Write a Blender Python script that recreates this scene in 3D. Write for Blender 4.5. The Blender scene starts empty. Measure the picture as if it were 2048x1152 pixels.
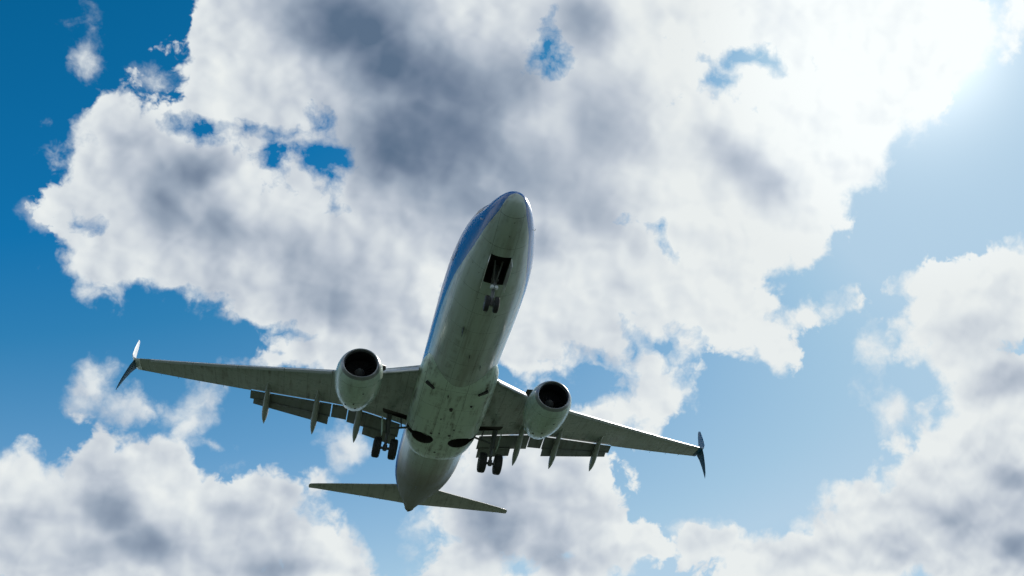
import bpy, bmesh, math, random
from mathutils import Vector, Matrix
R = math.radians
PI = math.pi
scn = bpy.context.scene
C = scn.collection

# ------------------------------------------------------------------ camera
CAM_POS = Vector((0, 0, 1.7))
cam_data = bpy.data.cameras.new('camera')
cam = bpy.data.objects.new('camera', cam_data)
C.objects.link(cam)
scn.camera = cam
cam_data.sensor_width = 36
cam_data.lens = 31.968
cam_data.shift_x = -0.11061
cam_data.shift_y = 0.00631
cam_data.clip_start = 0.1
cam_data.clip_end = 60000
_rt = Vector((-0.30412179, -0.95225391, 0.02687779))
_dn = Vector((0.51630277, -0.18847169, -0.83541))
_fw = Vector((0.80058815, -0.24018931, 0.54896969))
cam.matrix_world = Matrix.Translation(CAM_POS) @ Matrix((_rt, -_dn, -_fw)).transposed().to_4x4()

# ------------------------------------------------------------------ sun and exposure
SUN = Vector((0.51348, -0.46170, 0.72331)).normalized()
SUN_EL = math.asin(SUN.z)
SUN_ROT = math.atan2(SUN.x, SUN.y)
sl = bpy.data.lights.new('sun', 'SUN')
sl.energy = 4.2
sl.angle = R(0.53)
sl.color = (1.0, 0.955, 0.88)
so = bpy.data.objects.new('sun', sl)
C.objects.link(so)
so.rotation_euler = (-SUN).to_track_quat('-Z', 'Y').to_euler()
so.location = (0, 0, 60)
scn.view_settings.view_transform = 'Standard'
scn.view_settings.look = 'None'
scn.view_settings.exposure = 0
scn.view_settings.gamma = 1
scn.cycles.use_denoising = True
scn.cycles.max_bounces = 8
scn.cycles.adaptive_threshold = 0.03
scn.cycles.adaptive_min_samples = 24

# ------------------------------------------------------------------ node helper
class NT:
    def __init__(s, tree):
        s.t = tree; s.n = tree.nodes; s.l = tree.links
    def new(s, typ, **kw):
        nd = s.n.new(typ)
        for k, v in kw.items(): setattr(nd, k, v)
        return nd
    def put(s, sock, v):
        if isinstance(v, bpy.types.NodeSocket): s.l.new(v, sock)
        elif v is not None: sock.default_value = v
    def m(s, op, a, b=None, c=None, clamp=False):
        nd = s.new('ShaderNodeMath', operation=op, use_clamp=clamp)
        for i, v in enumerate((a, b, c)): s.put(nd.inputs[i], v)
        return nd.outputs[0]
    def v(s, op, a, b=None, scale=None):
        nd = s.new('ShaderNodeVectorMath', operation=op)
        s.put(nd.inputs[0], a)
        if b is not None: s.put(nd.inputs[1], b)
        if scale is not None: s.put(nd.inputs['Scale'], scale)
        return nd.outputs['Value'] if op in ('DOT_PRODUCT', 'LENGTH', 'DISTANCE') else nd.outputs[0]
    def ss(s, x, lo, hi, a=0.0, b=1.0, kind='SMOOTHSTEP'):
        nd = s.new('ShaderNodeMapRange', interpolation_type=kind)
        for i, v in enumerate((x, lo, hi, a, b)): s.put(nd.inputs[i], v)
        return nd.outputs[0]
    def mix(s, f, a, b, mode='MIX'):
        nd = s.new('ShaderNodeMix', data_type='RGBA', blend_type=mode)
        s.put(nd.inputs[0], f); s.put(nd.inputs[6], a); s.put(nd.inputs[7], b)
        return nd.outputs[2]
    def noise(s, vec, scale, detail=4, rough=.5, lac=2.0, dist=0.0, color=False, dim='2D'):
        nd = s.new('ShaderNodeTexNoise', noise_dimensions=dim)
        s.put(nd.inputs['Vector'], vec); nd.inputs['Scale'].default_value = scale
        nd.inputs['Detail'].default_value = detail; nd.inputs['Roughness'].default_value = rough
        nd.inputs['Lacunarity'].default_value = lac; nd.inputs['Distortion'].default_value = dist
        return nd.outputs['Color' if color else 'Fac']
    def voro(s, vec, scale, detail=0, rough=.5, lac=2.0, smooth=None):
        nd = s.new('ShaderNodeTexVoronoi', voronoi_dimensions='2D', feature='SMOOTH_F1' if smooth else 'F1', normalize=True)
        s.put(nd.inputs['Vector'], vec); nd.inputs['Scale'].default_value = scale
        nd.inputs['Detail'].default_value = detail; nd.inputs['Roughness'].default_value = rough
        nd.inputs['Lacunarity'].default_value = lac
        if smooth: nd.inputs['Smoothness'].default_value = smooth
        return nd.outputs['Distance']

# ------------------------------------------------------------------ the sky
# The clouds are charted on the celestial sphere: every row is (east, up, half width, half height, turn)
# on the plane that touches the sphere at azimuth -8, elevation 33 degrees.
CLOUDS = [
  (-0.2699,0.2457,0.0848,0.0791,8.7),(-0.2934,0.1837,0.0679,0.0513,43.8),(-0.3824,0.0869,0.0969,0.0609,43.7),(-0.3905,0.0284,0.0791,0.0674,7.2),
  (-0.421,0.1235,0.0347,0.0255,28.9),(-0.3957,0.1385,0.0137,0.0114,8.0),(-0.3281,0.0468,0.1111,0.0784,7.3),(-0.4046,-0.0203,0.0539,0.031,6.8),
  (-0.4344,0.0696,0.0243,0.0387,7.5),(-0.3111,-0.0144,0.1013,0.0365,-8.9),(-0.2582,-0.0346,0.0775,0.0363,-29.6),(-0.3178,0.2649,0.0353,0.0315,8.9),
  (-0.3458,0.2236,0.015,0.0104,8.6),(-0.2323,0.0964,0.1299,0.106,7.5),(-0.1734,0.0342,0.1157,0.0961,7.0),(-0.1442,-0.0376,0.0901,0.0582,-24.2),
  (-0.1908,-0.0857,0.0625,0.0238,-14.4),(-0.2307,-0.0964,0.0255,0.0132,6.1),(-0.1226,-0.0892,0.058,0.0322,6.1),(-0.3598,0.2583,0.007,0.0115,8.9),
  (-0.4489,0.0262,0.0194,0.0113,-14.1),(-0.1431,0.2272,0.1498,0.118,8.4),(-0.0773,0.1169,0.1409,0.119,7.5),(0.0171,0.2399,0.1562,0.1205,8.3),
  (0.1119,0.1419,0.1712,0.1385,7.5),(0.0867,0.0218,0.1465,0.0993,6.7),(0.181,0.2808,0.163,0.1119,8.5),(0.2548,0.1438,0.1174,0.0959,7.4),
  (0.2981,0.2753,0.1312,0.1135,8.3),(0.3586,0.2669,0.0967,0.0743,27.3),(0.3973,0.3478,0.1223,0.0862,8.7),(0.4346,0.2894,0.0733,0.0463,36.6),
  (0.3659,0.2044,0.0412,0.0349,56.0),(0.3353,0.16,0.0353,0.0346,46.1),(0.2939,0.109,0.0524,0.0459,46.1),(0.2182,0.0599,0.0922,0.0565,36.3),
  (0.2304,0.0048,0.0752,0.0505,6.5),(0.1304,-0.0177,0.1134,0.0666,6.4),(0.2887,0.0029,0.029,0.0284,-22.8),(0.3242,0.0012,0.041,0.0183,25.8),
  (0.3068,-0.0264,0.0117,0.0136,6.2),(0.048,-0.0269,0.0662,0.0659,6.4),(0.1456,-0.0997,0.0535,0.0472,5.8),(0.1142,-0.1196,0.0335,0.0304,5.7),
  (0.1647,-0.0698,0.0339,0.0278,6.0),(0.1244,-0.0629,0.0505,0.0222,6.1),(0.4674,0.3761,0.0493,0.0348,8.8),(0.5339,0.3924,0.0313,0.0245,8.9),
  (0.5563,0.4047,0.0378,0.0234,8.9),(0.2009,-0.0379,0.0456,0.0253,21.0),(-0.0112,-0.1758,0.0324,0.0326,5.3),(0.0791,-0.2005,0.0665,0.0605,5.1),
  (0.063,-0.2515,0.0717,0.0494,4.7),(-0.0044,-0.2352,0.0487,0.049,4.9),(0.1172,-0.2414,0.0446,0.0608,4.8),(0.1397,-0.2673,0.0424,0.0274,-15.1),
  (0.1782,-0.2587,0.0203,0.0134,4.6),(0.024,-0.293,0.0709,0.0328,4.5),(-0.0292,-0.2999,0.0187,0.0136,4.4),(0.107,-0.2976,0.0556,0.0248,4.4),
  (-0.0395,-0.2111,0.0321,0.0325,5.1),(-0.4398,-0.3087,0.0921,0.0668,4.6),(-0.4705,-0.2496,0.0382,0.0281,5.1),(-0.3972,-0.2145,0.0234,0.0248,5.3),
  (-0.3694,-0.2223,0.027,0.0259,5.2),(-0.3256,-0.2157,0.0238,0.0183,5.3),(-0.3746,-0.241,0.0392,0.0415,5.1),(-0.306,-0.2349,0.0119,0.0262,5.1),
  (-0.2713,-0.2529,0.0226,0.0221,4.9),(-0.2446,-0.2426,0.0228,0.02,5.0),(-0.2168,-0.2402,0.0214,0.0191,5.0),(-0.1925,-0.2514,0.0174,0.0181,4.9),
  (-0.3373,-0.222,0.0374,0.0311,-5.3),(-0.3639,-0.2921,0.094,0.0675,4.7),(-0.3193,-0.2492,0.0223,0.0313,5.0),(-0.2564,-0.2727,0.0557,0.0448,4.8),
  (-0.2229,-0.254,0.0408,0.0317,4.9),(-0.227,-0.3074,0.093,0.0524,-5.8),(-0.1659,-0.3025,0.0424,0.0312,-25.8),(-0.1329,-0.3187,0.0234,0.0187,4.4),
  (-0.2865,-0.3173,0.101,0.0472,4.5),(-0.4355,-0.2619,0.0434,0.0257,5.0),(0.5257,0.0383,0.0746,0.0524,6.5),(0.4803,0.0565,0.038,0.029,6.6),
  (0.4783,0.0213,0.0336,0.0347,6.4),(0.54,0.0752,0.0373,0.0263,6.7),(0.5778,0.0737,0.0503,0.0381,6.7),(0.5448,-0.0182,0.0621,0.0467,-12.8),
  (0.5873,-0.0609,0.0883,0.0586,5.7),(0.5298,-0.0491,0.0309,0.0233,5.9),(0.5633,-0.122,0.0989,0.0535,24.4),(0.5305,-0.1601,0.0907,0.054,34.1),
  (0.5088,-0.1853,0.1164,0.047,19.3),(0.5914,-0.2017,0.1136,0.0879,4.8),(0.4294,-0.1836,0.0216,0.0149,5.0),(0.4637,-0.1661,0.0206,0.015,5.1),
  (0.4644,-0.2239,0.0966,0.0468,19.2),(0.4199,-0.2564,0.1207,0.0403,9.3),(0.3618,-0.2695,0.0772,0.0256,4.4),(0.2664,-0.2543,0.0197,0.0112,-5.1),
  (0.308,-0.2623,0.0256,0.0158,4.5),(0.3752,-0.2828,0.1198,0.0342,4.3),(0.4311,-0.1978,0.0204,0.0126,4.9),
]
WISPS = [
  (-0.4123,-0.1459,0.0184,0.0217,5.9),(-0.3535,-0.1671,0.0472,0.0155,-7.0),(-0.3174,-0.1782,0.017,0.0301,-10.1),(-0.3785,-0.1633,0.0196,0.0093,5.7),
  (-0.4624,0.1877,0.0115,0.0155,-13.0),(-0.4537,0.2176,0.0068,0.0113,8.7),(0.4166,-0.0232,0.0156,0.0195,6.1),(0.4509,-0.0833,0.0203,0.0188,29.9),
  (-0.2679,-0.2156,0.0111,0.0074,5.2),(-0.3003,-0.1528,0.009,0.0115,5.7),(-0.3774,-0.1736,0.022,0.0093,5.6),(-0.476,0.0098,0.0147,0.006,-35.1),
  (0.2422,-0.245,0.0229,0.009,4.7),(0.363,-0.2294,0.0201,0.0103,4.7),(-0.0656,-0.2622,0.0212,0.0119,4.7),(-0.2955,-0.1945,0.0305,0.0083,-20.5),
  (-0.0672,-0.2948,0.0106,0.0076,4.5),(-0.1536,-0.1837,0.0156,0.016,5.4),(-0.3772,0.1715,0.0148,0.0094,8.3),
]
GAPS = [
  (-0.2804,0.1367,0.0172,0.0084,-2.6),(-0.2687,0.1234,0.0091,0.0137,7.8),(-0.2448,0.1384,0.0113,0.0063,18.2),(-0.3352,0.1312,0.01,0.0042,7.9),
  (-0.2065,0.1185,0.0165,0.0106,-23.4),(-0.1911,0.1206,0.0093,0.0064,7.7),(-0.1966,0.1,0.0072,0.0106,7.5),(-0.2209,0.1541,0.0113,0.0053,-12.8),
  (-0.2682,0.0746,0.0091,0.0074,7.4),(-0.2524,0.1374,0.0122,0.0074,7.9),(-0.2353,0.1227,0.0204,0.0053,-2.6),(-0.4436,0.0227,0.0164,0.0092,-8.8),
  (0.0137,0.2698,0.0065,0.0198,0.5),(0.0095,0.2581,0.0109,0.0088,8.5),(0.2017,0.2613,0.0253,0.0202,8.3),(0.1896,0.281,0.0192,0.0102,-11.4),
  (0.2526,0.2869,0.0208,0.0091,-6.3),(0.2021,0.2472,0.0276,0.0078,8.2),(0.2262,0.2887,0.0255,0.0079,8.5),(0.099,-0.085,0.0289,0.0143,0.9),
  (0.1573,0.0918,0.0079,0.0056,7.1),(0.1732,0.077,0.0057,0.01,7.0),(0.1073,-0.0603,0.0223,0.011,-13.8),(0.1671,-0.0416,0.0226,0.0145,-13.5),
  (0.1482,-0.0492,0.0079,0.0167,6.1),(0.0865,-0.0725,0.0155,0.011,6.0),(0.5274,0.3147,0.0149,0.0644,0.8),(-0.2283,-0.0727,0.0358,0.0095,6.3),
  (-0.3316,-0.0536,0.0229,0.0136,-4.0),(-0.3671,-0.0472,0.0296,0.0094,6.6),(0.3006,0.0014,0.0117,0.0057,6.4),(0.4184,-0.0894,0.0361,0.0287,5.7),
  (0.4517,-0.1672,0.0084,0.0069,5.1),(0.1616,0.1036,0.0057,0.0089,7.2),(-0.2056,-0.3163,0.0001,0.0001,4.4),(0.0469,-0.3022,0.0163,0.0055,4.4),
]
CORES = [
  (0.0387,0.1488,0.1056,0.1043,7.7,0.45),(-0.1128,0.1936,0.1277,0.1077,-22.7,0.35),(0.2166,0.1728,0.0862,0.0621,-12.0,0.25),
  (0.1085,0.0746,0.0845,0.0498,7.1,0.25),(-0.038,0.0564,0.0813,0.0434,7.1,0.35),(-0.3275,0.0416,0.111,0.0627,-3.3,0.28),
  (-0.2095,-0.013,0.1041,0.0475,-14.0,0.25),(0.5496,-0.006,0.0687,0.0642,6.1,0.35),(0.5914,-0.2017,0.0881,0.0528,4.8,0.3),
  (-0.3394,-0.2901,0.0896,0.0417,4.7,0.25),(0.0611,-0.2351,0.0717,0.0494,4.9,0.25),(-0.195,0.268,0.0833,0.0535,-1.6,1.0),
  (-0.1489,0.2318,0.0787,0.0593,-12.2,0.9),(-0.0884,0.2135,0.0907,0.0597,-12.2,0.9),(-0.0921,0.153,0.0967,0.0756,7.8,0.95),
  (-0.1217,0.1327,0.0637,0.0484,7.7,0.9),(-0.0294,0.2166,0.0654,0.0599,8.2,0.75),(0.0718,0.1978,0.0614,0.0827,8.0,0.85),
  (0.0434,0.2992,0.0444,0.0495,8.7,0.9),(0.0182,0.1351,0.0827,0.0657,7.6,0.75),(0.0875,0.1109,0.0615,0.0497,7.3,0.6),
  (-0.0424,0.0941,0.0868,0.0434,7.3,0.6),(0.2458,0.171,0.0458,0.0342,-22.0,0.75),(0.2807,0.1472,0.0467,0.0312,-2.3,0.65),
  (0.2197,0.1959,0.0339,0.0229,-32.0,0.6),(-0.3427,0.087,0.0407,0.0282,38.6,0.65),(-0.3625,0.0424,0.0347,0.0416,7.3,0.65),
  (-0.3053,0.0233,0.0505,0.0261,-13.9,0.55),(-0.1966,0.01,0.0728,0.0424,-13.8,0.4),(-0.1866,-0.0317,0.0575,0.0369,-24.3,0.45),
  (-0.2441,0.0202,0.0615,0.0317,7.0,0.45),(-0.2828,0.1799,0.0355,0.0316,8.2,0.3),(0.1198,0.0257,0.0449,0.0222,6.7,0.3),
  (0.0271,0.0589,0.0494,0.0274,7.0,0.55),(-0.3826,-0.2781,0.0366,0.0311,4.8,0.55),(-0.3426,-0.306,0.0494,0.026,4.6,0.6),
  (-0.3949,-0.3206,0.0389,0.0258,4.5,0.4),(-0.2531,-0.2566,0.0303,0.0211,4.9,0.3),(-0.305,-0.2873,0.0249,0.0262,4.7,0.4),
  (-0.2056,-0.3163,0.0358,0.0159,4.4,0.5),(0.0095,-0.2614,0.0434,0.0327,4.7,0.75),(0.0152,-0.2171,0.0326,0.0382,5.0,0.55),
  (0.0819,-0.272,0.0331,0.0275,4.6,0.45),(0.0846,-0.2,0.0331,0.0275,5.1,0.3),(0.5223,0.0145,0.0558,0.0349,6.3,0.5),
  (0.5743,-0.0033,0.0501,0.0351,6.1,0.5),(0.5725,-0.0418,0.0622,0.0266,20.1,0.65),(0.5352,-0.2006,0.0559,0.0232,-9.3,0.55),
  (0.6046,-0.1535,0.044,0.0176,5.1,0.6),(0.6198,-0.2288,0.0378,0.0235,4.6,0.6),(0.4785,-0.2401,0.0487,0.0173,4.6,0.3),
  (0.1471,0.3264,0.0341,0.0167,8.8,0.3),(-0.0287,-0.0245,0.0323,0.0435,6.5,0.2),(-0.4096,0.1094,0.0294,0.0155,7.8,0.3),
  (-0.4564,-0.2895,0.0287,0.0205,4.8,0.25),
]
CH_Z = Vector((0.83050868, -0.11672038, 0.54463904))
CH_X = Vector((-0.1391731, -0.99026807, 0))
CH_Y = Vector((-0.53933865, 0.0757991, 0.83867057))

w = bpy.data.worlds.new('World')
scn.world = w
w.use_nodes = True
w.node_tree.nodes.clear()
N = NT(w.node_tree)
tc = N.new('ShaderNodeTexCoord').outputs['Generated']
D = N.v('NORMALIZE', tc)
sky = N.new('ShaderNodeTexSky', sky_type='NISHITA', sun_disc=False)
sky.sun_elevation = SUN_EL
sky.sun_rotation = SUN_ROT
sky.altitude = 50
sky.air_density = 1.0
sky.dust_density = 0.3
sky.ozone_density = 3.0

czz = N.m('MAXIMUM', N.v('DOT_PRODUCT', D, CH_Z), 0.2)
cmb = N.new('ShaderNodeCombineXYZ')
N.put(cmb.inputs[0], N.m('DIVIDE', N.v('DOT_PRODUCT', D, CH_X), czz))
N.put(cmb.inputs[1], N.m('DIVIDE', N.v('DOT_PRODUCT', D, CH_Y), czz))
P0 = cmb.outputs[0]

def warped(vec, scale, amount, detail=3, rough=.55):
    n = N.noise(vec, scale, detail, rough, color=True)
    off = N.v('SCALE', N.v('SUBTRACT', n, (0.5, 0.5, 0.5)), scale=amount)
    return N.v('ADD', vec, off)

def sdist(vec, row):
    mp = N.new('ShaderNodeMapping', vector_type='TEXTURE')
    N.put(mp.inputs['Vector'], vec)
    mp.inputs['Location'].default_value = (row[0], row[1], 0)
    mp.inputs['Rotation'].default_value = (0, 0, R(row[4]))
    r = math.sqrt(row[2] * row[3])
    k = max(3.0, 1 + 0.09 / r)
    mp.inputs['Scale'].default_value = (row[2] * k, row[3] * k, 1000)
    g = N.new('ShaderNodeTexGradient', gradient_type='SPHERICAL')
    N.put(g.inputs[0], mp.outputs[0])
    return N.m('MULTIPLY_ADD', g.outputs['Fac'], k * r, (1 - k) * r)

def union(vec, rows, k):
    acc = None
    for row in rows:
        d = sdist(vec, row)
        acc = d if acc is None else N.m('SMOOTH_MAX', acc, d, k)
    return acc

PW = warped(P0, 14, 0.034, 5, .65)
PWh = warped(P0, 22, 0.034, 5, .65)
body = union(PW, CLOUDS, 0.022)
gap = union(PWh, GAPS, 0.008)
wis = union(PWh, WISPS, 0.012)

# billows: rounded lumps riding on fractal noise
PB = warped(P0, 22, 0.018, 3, .6)
def billow(vec):
    v1 = N.voro(vec, 19, 3, .52, 2.3)
    n1 = N.noise(vec, 13, 7, .58)
    a = N.m('MULTIPLY_ADD', N.m('POWER', v1, 1.6), -1.35, 0.27)
    return N.m('ADD', a, N.m('MULTIPLY', N.m('SUBTRACT', n1, .5), 1.5))
bil = billow(PB)
sun_c = Vector((SUN.dot(CH_X) / SUN.dot(CH_Z), SUN.dot(CH_Y) / SUN.dot(CH_Z), 0))
tos = N.v('NORMALIZE', N.v('SUBTRACT', sun_c, P0))
def puffs(vec):
    v1 = N.voro(vec, 17, 1.5, .5, 2.2, smooth=.6)
    return N.m('ADD', N.m('MULTIPLY', v1, -1.0), N.m('MULTIPLY', N.noise(vec, 16, 3, .5), .9))
PP = warped(P0, 30, 0.012, 2, .5)
relief = N.m('SUBTRACT', puffs(PP), puffs(N.v('ADD', PP, N.v('SCALE', tos, scale=0.010))))

dens = N.m('MULTIPLY_ADD', bil, N.ss(body, 0.0, 0.06, 0.062, 0.038), N.m('MULTIPLY', body, N.ss(body, -.02, .05, .9, 1.5)))
gden = N.m('MULTIPLY_ADD', bil, -0.060, gap)
soft = N.noise(P0, 7, 2, .5)
edge = N.ss(soft, .36, .64, 0.006, 0.022)
a_body = N.ss(dens, N.m('MULTIPLY', edge, -0.6), edge)
a_body = N.m('MULTIPLY', a_body, N.ss(gden, -0.014, 0.010, 1.0, 0.0, kind='LINEAR'))
wd = N.m('MULTIPLY_ADD', bil, 0.05, wis)
a_wis = N.ss(wd, -0.010, 0.028, 0, 0.92)
# clouds over the rest of the sky, outside the chart
gen = N.m('ADD', N.noise(D, 2.2, 7, .58, dim='3D'), -0.5)
a_gen = N.ss(gen, -0.03, 0.05)
inch = N.ss(N.v('DOT_PRODUCT', D, CH_Z), 0.70, 0.76)
alpha = N.m('MAXIMUM', a_body, a_wis)
alpha = N.m('ADD', N.m('MULTIPLY', alpha, inch), N.m('MULTIPLY', a_gen, N.m('SUBTRACT', 1.0, inch)))
up = N.v('DOT_PRODUCT', D, (0, 0, 1))
alpha = N.m('MULTIPLY', alpha, N.ss(up, 0.0, 0.06))

# optical depth of the cloud: how much sunlight gets through to the viewer
PC = warped(P0, 8, 0.045, 4, .5)
core = None
for row in CORES:
    mp = N.new('ShaderNodeMapping', vector_type='TEXTURE')
    N.put(mp.inputs['Vector'], PC)
    mp.inputs['Location'].default_value = (row[0], row[1], 0)
    mp.inputs['Rotation'].default_value = (0, 0, R(row[4]))
    mp.inputs['Scale'].default_value = (row[2] * 1.75, row[3] * 1.75, 1000)
    g = N.new('ShaderNodeTexGradient', gradient_type='SPHERICAL')
    N.put(g.inputs[0], mp.outputs[0])
    g2 = N.m('MULTIPLY', N.ss(g.outputs['Fac'], 0, 1), row[5])
    core = g2 if core is None else N.m('SMOOTH_MAX', core, g2, 0.16)
midn = N.noise(P0, 9, 3, .5)
tau = N.m('ADD', N.m('MULTIPLY', N.m('POWER', core, 1.15), 1.03), N.m('MULTIPLY', N.m('SUBTRACT', midn, .5), .55))
tau = N.m('ADD', tau, N.m('MULTIPLY', relief, N.m('MULTIPLY_ADD', core, .40, -.68)))
tau = N.m('ADD', tau, N.ss(dens, 0.0, 0.07, -0.05, 0.09))
sd = N.v('DOT_PRODUCT', D, SUN)
near_sun = N.ss(sd, 0.84, 0.99)
tau = N.m('MULTIPLY_ADD', tau, N.m('MULTIPLY_ADD', near_sun, -0.40, 1.0), N.m('MULTIPLY_ADD', near_sun, -0.10, 0.0))
tau = N.m('ADD', tau, N.ss(sd, 0.60, 0.92, 0.07, 0.0))
ramp = N.new('ShaderNodeValToRGB')
N.put(ramp.inputs[0], N.m('ADD', tau, 0.0, clamp=True))
cr = ramp.color_ramp
cols = [(0.0, (.86, .90, .90)), (.12, (.76, .81, .84)), (.35, (.54, .60, .68)), (.6, (.33, .40, .50)), (.85, (.185, .245, .345)), (1.0, (.11, .17, .262))]
while len(cr.elements) < len(cols): cr.elements.new(.5)
for e_, (p_, c_) in zip(cr.elements, cols):
    e_.position = p_; e_.color = (*c_, 1)
cloud_col = ramp.outputs[0]
# forward scattering round the sun
glow = N.m('MULTIPLY', N.m('POWER', N.m('MAXIMUM', sd, 0.0), 60.0), 0.25)
glow3 = N.m('MULTIPLY', N.m('POWER', N.m('MAXIMUM', sd, 0.0), 170.0), 0.22)
glow2 = N.m('MULTIPLY', N.m('POWER', N.m('MAXIMUM', sd, 0.0), 500.0), .55)
gsum = N.m('ADD', glow, glow2)
cloud_col = N.v('SCALE', cloud_col, scale=N.ss(sd, .965, .997, .95, 1.12))

sp = N.new('ShaderNodeSeparateColor')
N.put(sp.inputs[0], sky.outputs[0])
tone = N.new('ShaderNodeValToRGB')                     # the film's tone curve for clear air
N.put(tone.inputs[0], N.m('MULTIPLY', sp.outputs[1], 0.2, clamp=True))
cols = [(.30, (.001, .085, .23)), (.374, (.002, .118, .30)), (.472, (.006, .168, .42)), (.536, (.030, .216, .46)), (.66, (.125, .335, .59)),
        (.77, (.25, .46, .685)), (.87, (.36, .565, .745)), (.93, (.44, .62, .78))]
cr = tone.color_ramp
while len(cr.elements) < len(cols): cr.elements.new(.5)
for e_, (p_, c_) in zip(cr.elements, cols):
    e_.position = p_; e_.color = (*c_, 1)
skyc = N.v('ADD', tone.outputs[0], N.v('SCALE', (1.0, .93, .8), scale=N.m('ADD', glow2, glow3)))
col = N.mix(alpha, skyc, cloud_col)
bg = N.new('ShaderNodeBackground')
N.put(bg.inputs['Color'], col)
bg.inputs['Strength'].default_value = 1.0
out = N.new('ShaderNodeOutputWorld')
N.l.new(bg.outputs[0], out.inputs[0])
w.cycles.sampling_method = 'MANUAL'
w.cycles.sample_map_resolution = 512

# ------------------------------------------------------------------ materials
def principled(name, base, rough=.4, metal=0.0, coat=0.0):
    m = bpy.data.materials.new(name); m.use_nodes = True
    n = NT(m.node_tree); b = n.n['Principled BSDF']
    n.put(b.inputs['Base Color'], (*base, 1) if len(base) == 3 else base)
    b.inputs['Roughness'].default_value = rough; b.inputs['Metallic'].default_value = metal
    b.inputs['Coat Weight'].default_value = coat; b.inputs['Coat Roughness'].default_value = .08
    return m, n, b

def worn(name, base, rough=.4, metal=0.0, coat=0.0, dirt=.35, streak=(.35, 5, 5), lines=None, dirtcol=(.10, .085, .06), spots=True):
    """painted metal skin: soot streaks along the airflow, small stains, panel joints"""
    m, n, b = principled(name, base, rough, metal, coat)
    oc = n.new('ShaderNodeTexCoord').outputs['Object']
    st = n.v('MULTIPLY', oc, streak)
    d1 = n.noise(st, 1.0, 5, .62, dim='3D')
    d2 = n.noise(oc, 1.7, 4, .6, dim='3D')
    f = n.m('MULTIPLY', n.ss(d1, .42, .72), n.ss(d2, .35, .65))
    f = n.m('MULTIPLY', f, dirt)
    col = n.mix(f, (*base, 1), (*dirtcol, 1))
    if spots:
        sp = n.noise(oc, 5.5, 2, .5, dim='3D')
        col = n.mix(n.ss(sp, .70, .76, 0, .6), col, (.05, .045, .035, 1))
    if lines:
        sx = n.new('ShaderNodeSeparateXYZ'); n.put(sx.inputs[0], oc)
        acc = None
        for axis, period, width, off in lines:
            fr = n.m('FRACT', n.m('MULTIPLY_ADD', sx.outputs[axis], 1 / period, off))
            l = n.m('LESS_THAN', fr, width / period)
            acc = l if acc is None else n.m('MAXIMUM', acc, l)
        col = n.mix(n.m('MULTIPLY', acc, .6), col, (.06, .06, .055, 1))
    n.put(b.inputs['Base Color'], col)
    n.put(b.inputs['Roughness'], n.m('MULTIPLY_ADD', d2, .25, rough - .1))
    bm_ = n.new('ShaderNodeBump'); bm_.inputs['Strength'].default_value = .07; bm_.inputs['Distance'].default_value = .03
    n.put(bm_.inputs['Height'], n.noise(oc, .9, 2, .5, dim='3D')); n.put(b.inputs['Normal'], bm_.outputs[0])
    return m, n, b, oc, col

M_WING = worn('wing_grey', (.36, .39, .37), .27, 0, .3, .8, (.5, 4, 3), [(1, 1.27, .022, .1), (0, 1.9, .02, .3)])[0]
M_FLAP = worn('flap_grey', (.20, .21, .20), .42, 0, 0, .7, (.5, 4, 3), [(1, .9, .02, .4)])[0]
M_SLAT = worn('slat_metal', (.50, .52, .54), .42, .3, 0, .25, spots=False)[0]
M_LIP = worn('inlet_metal', (.30, .31, .32), .32, .7, 0, .2, spots=False)[0]
M_NAC = worn('nacelle_paint', (.50, .62, .53), .25, 0, .3, .55, (.6, 3, 3), [(0, 1.55, .022, .25)])[0]
M_FAIR = worn('fairing_paint', (.60, .72, .61), .36, 0, .15, 1.0, (.4, 4, 3), [(0, 1.6, .02, .35), (1, 1.1, .02, .5)])[0]
M_CANOE = worn('canoe_grey', (.34, .36, .33), .4, 0, .1, .6)[0]
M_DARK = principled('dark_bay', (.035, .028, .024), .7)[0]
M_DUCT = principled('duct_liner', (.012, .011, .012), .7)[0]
M_TYRE = principled('tyre_rubber', (.022, .022, .022), .75)[0]
M_RIM = worn('rim_metal', (.34, .34, .33), .4, .6, 0, .4)[0]
M_STRUT = worn('gear_steel', (.13, .135, .135), .5, .2, 0, .5)[0]
M_CHROME = principled('oleo_chrome', (.75, .75, .75), .15, 1)[0]
M_NAVY = principled('navy_and_winglet_shade', (.010, .095, .18), .5, 0, 0)[0]  # navy of the strakes, and shade painted onto one winglet
M_WHITE = worn('white_paint', (.78, .80, .80), .25, 0, .5, .15, spots=False)[0]
M_WINGLET = worn('winglet_white', (.80, .82, .83), .25, 0, .5, .1, spots=False)[0]
M_TAIL = worn('tailplane_grey', (.36, .36, .31), .4, 0, .1, .7, (.5, 4, 3), [(1, 1.1, .03, .2)], spots=False)[0]
M_BLUEFIN = principled('fin_blue', (.010, .13, .50), .25, 0, .5)[0]
M_EXH = principled('exhaust_metal', (.20, .17, .14), .4, .8)[0]
M_BLACK = principled('black_trim', (.015, .015, .016), .4)[0]
M_GLASS = principled('cockpit_glass', (.02, .025, .03), .06, 0, .5)[0]
M_LAMP = principled('lamp_glass', (.7, .72, .72), .08)[0]

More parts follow.
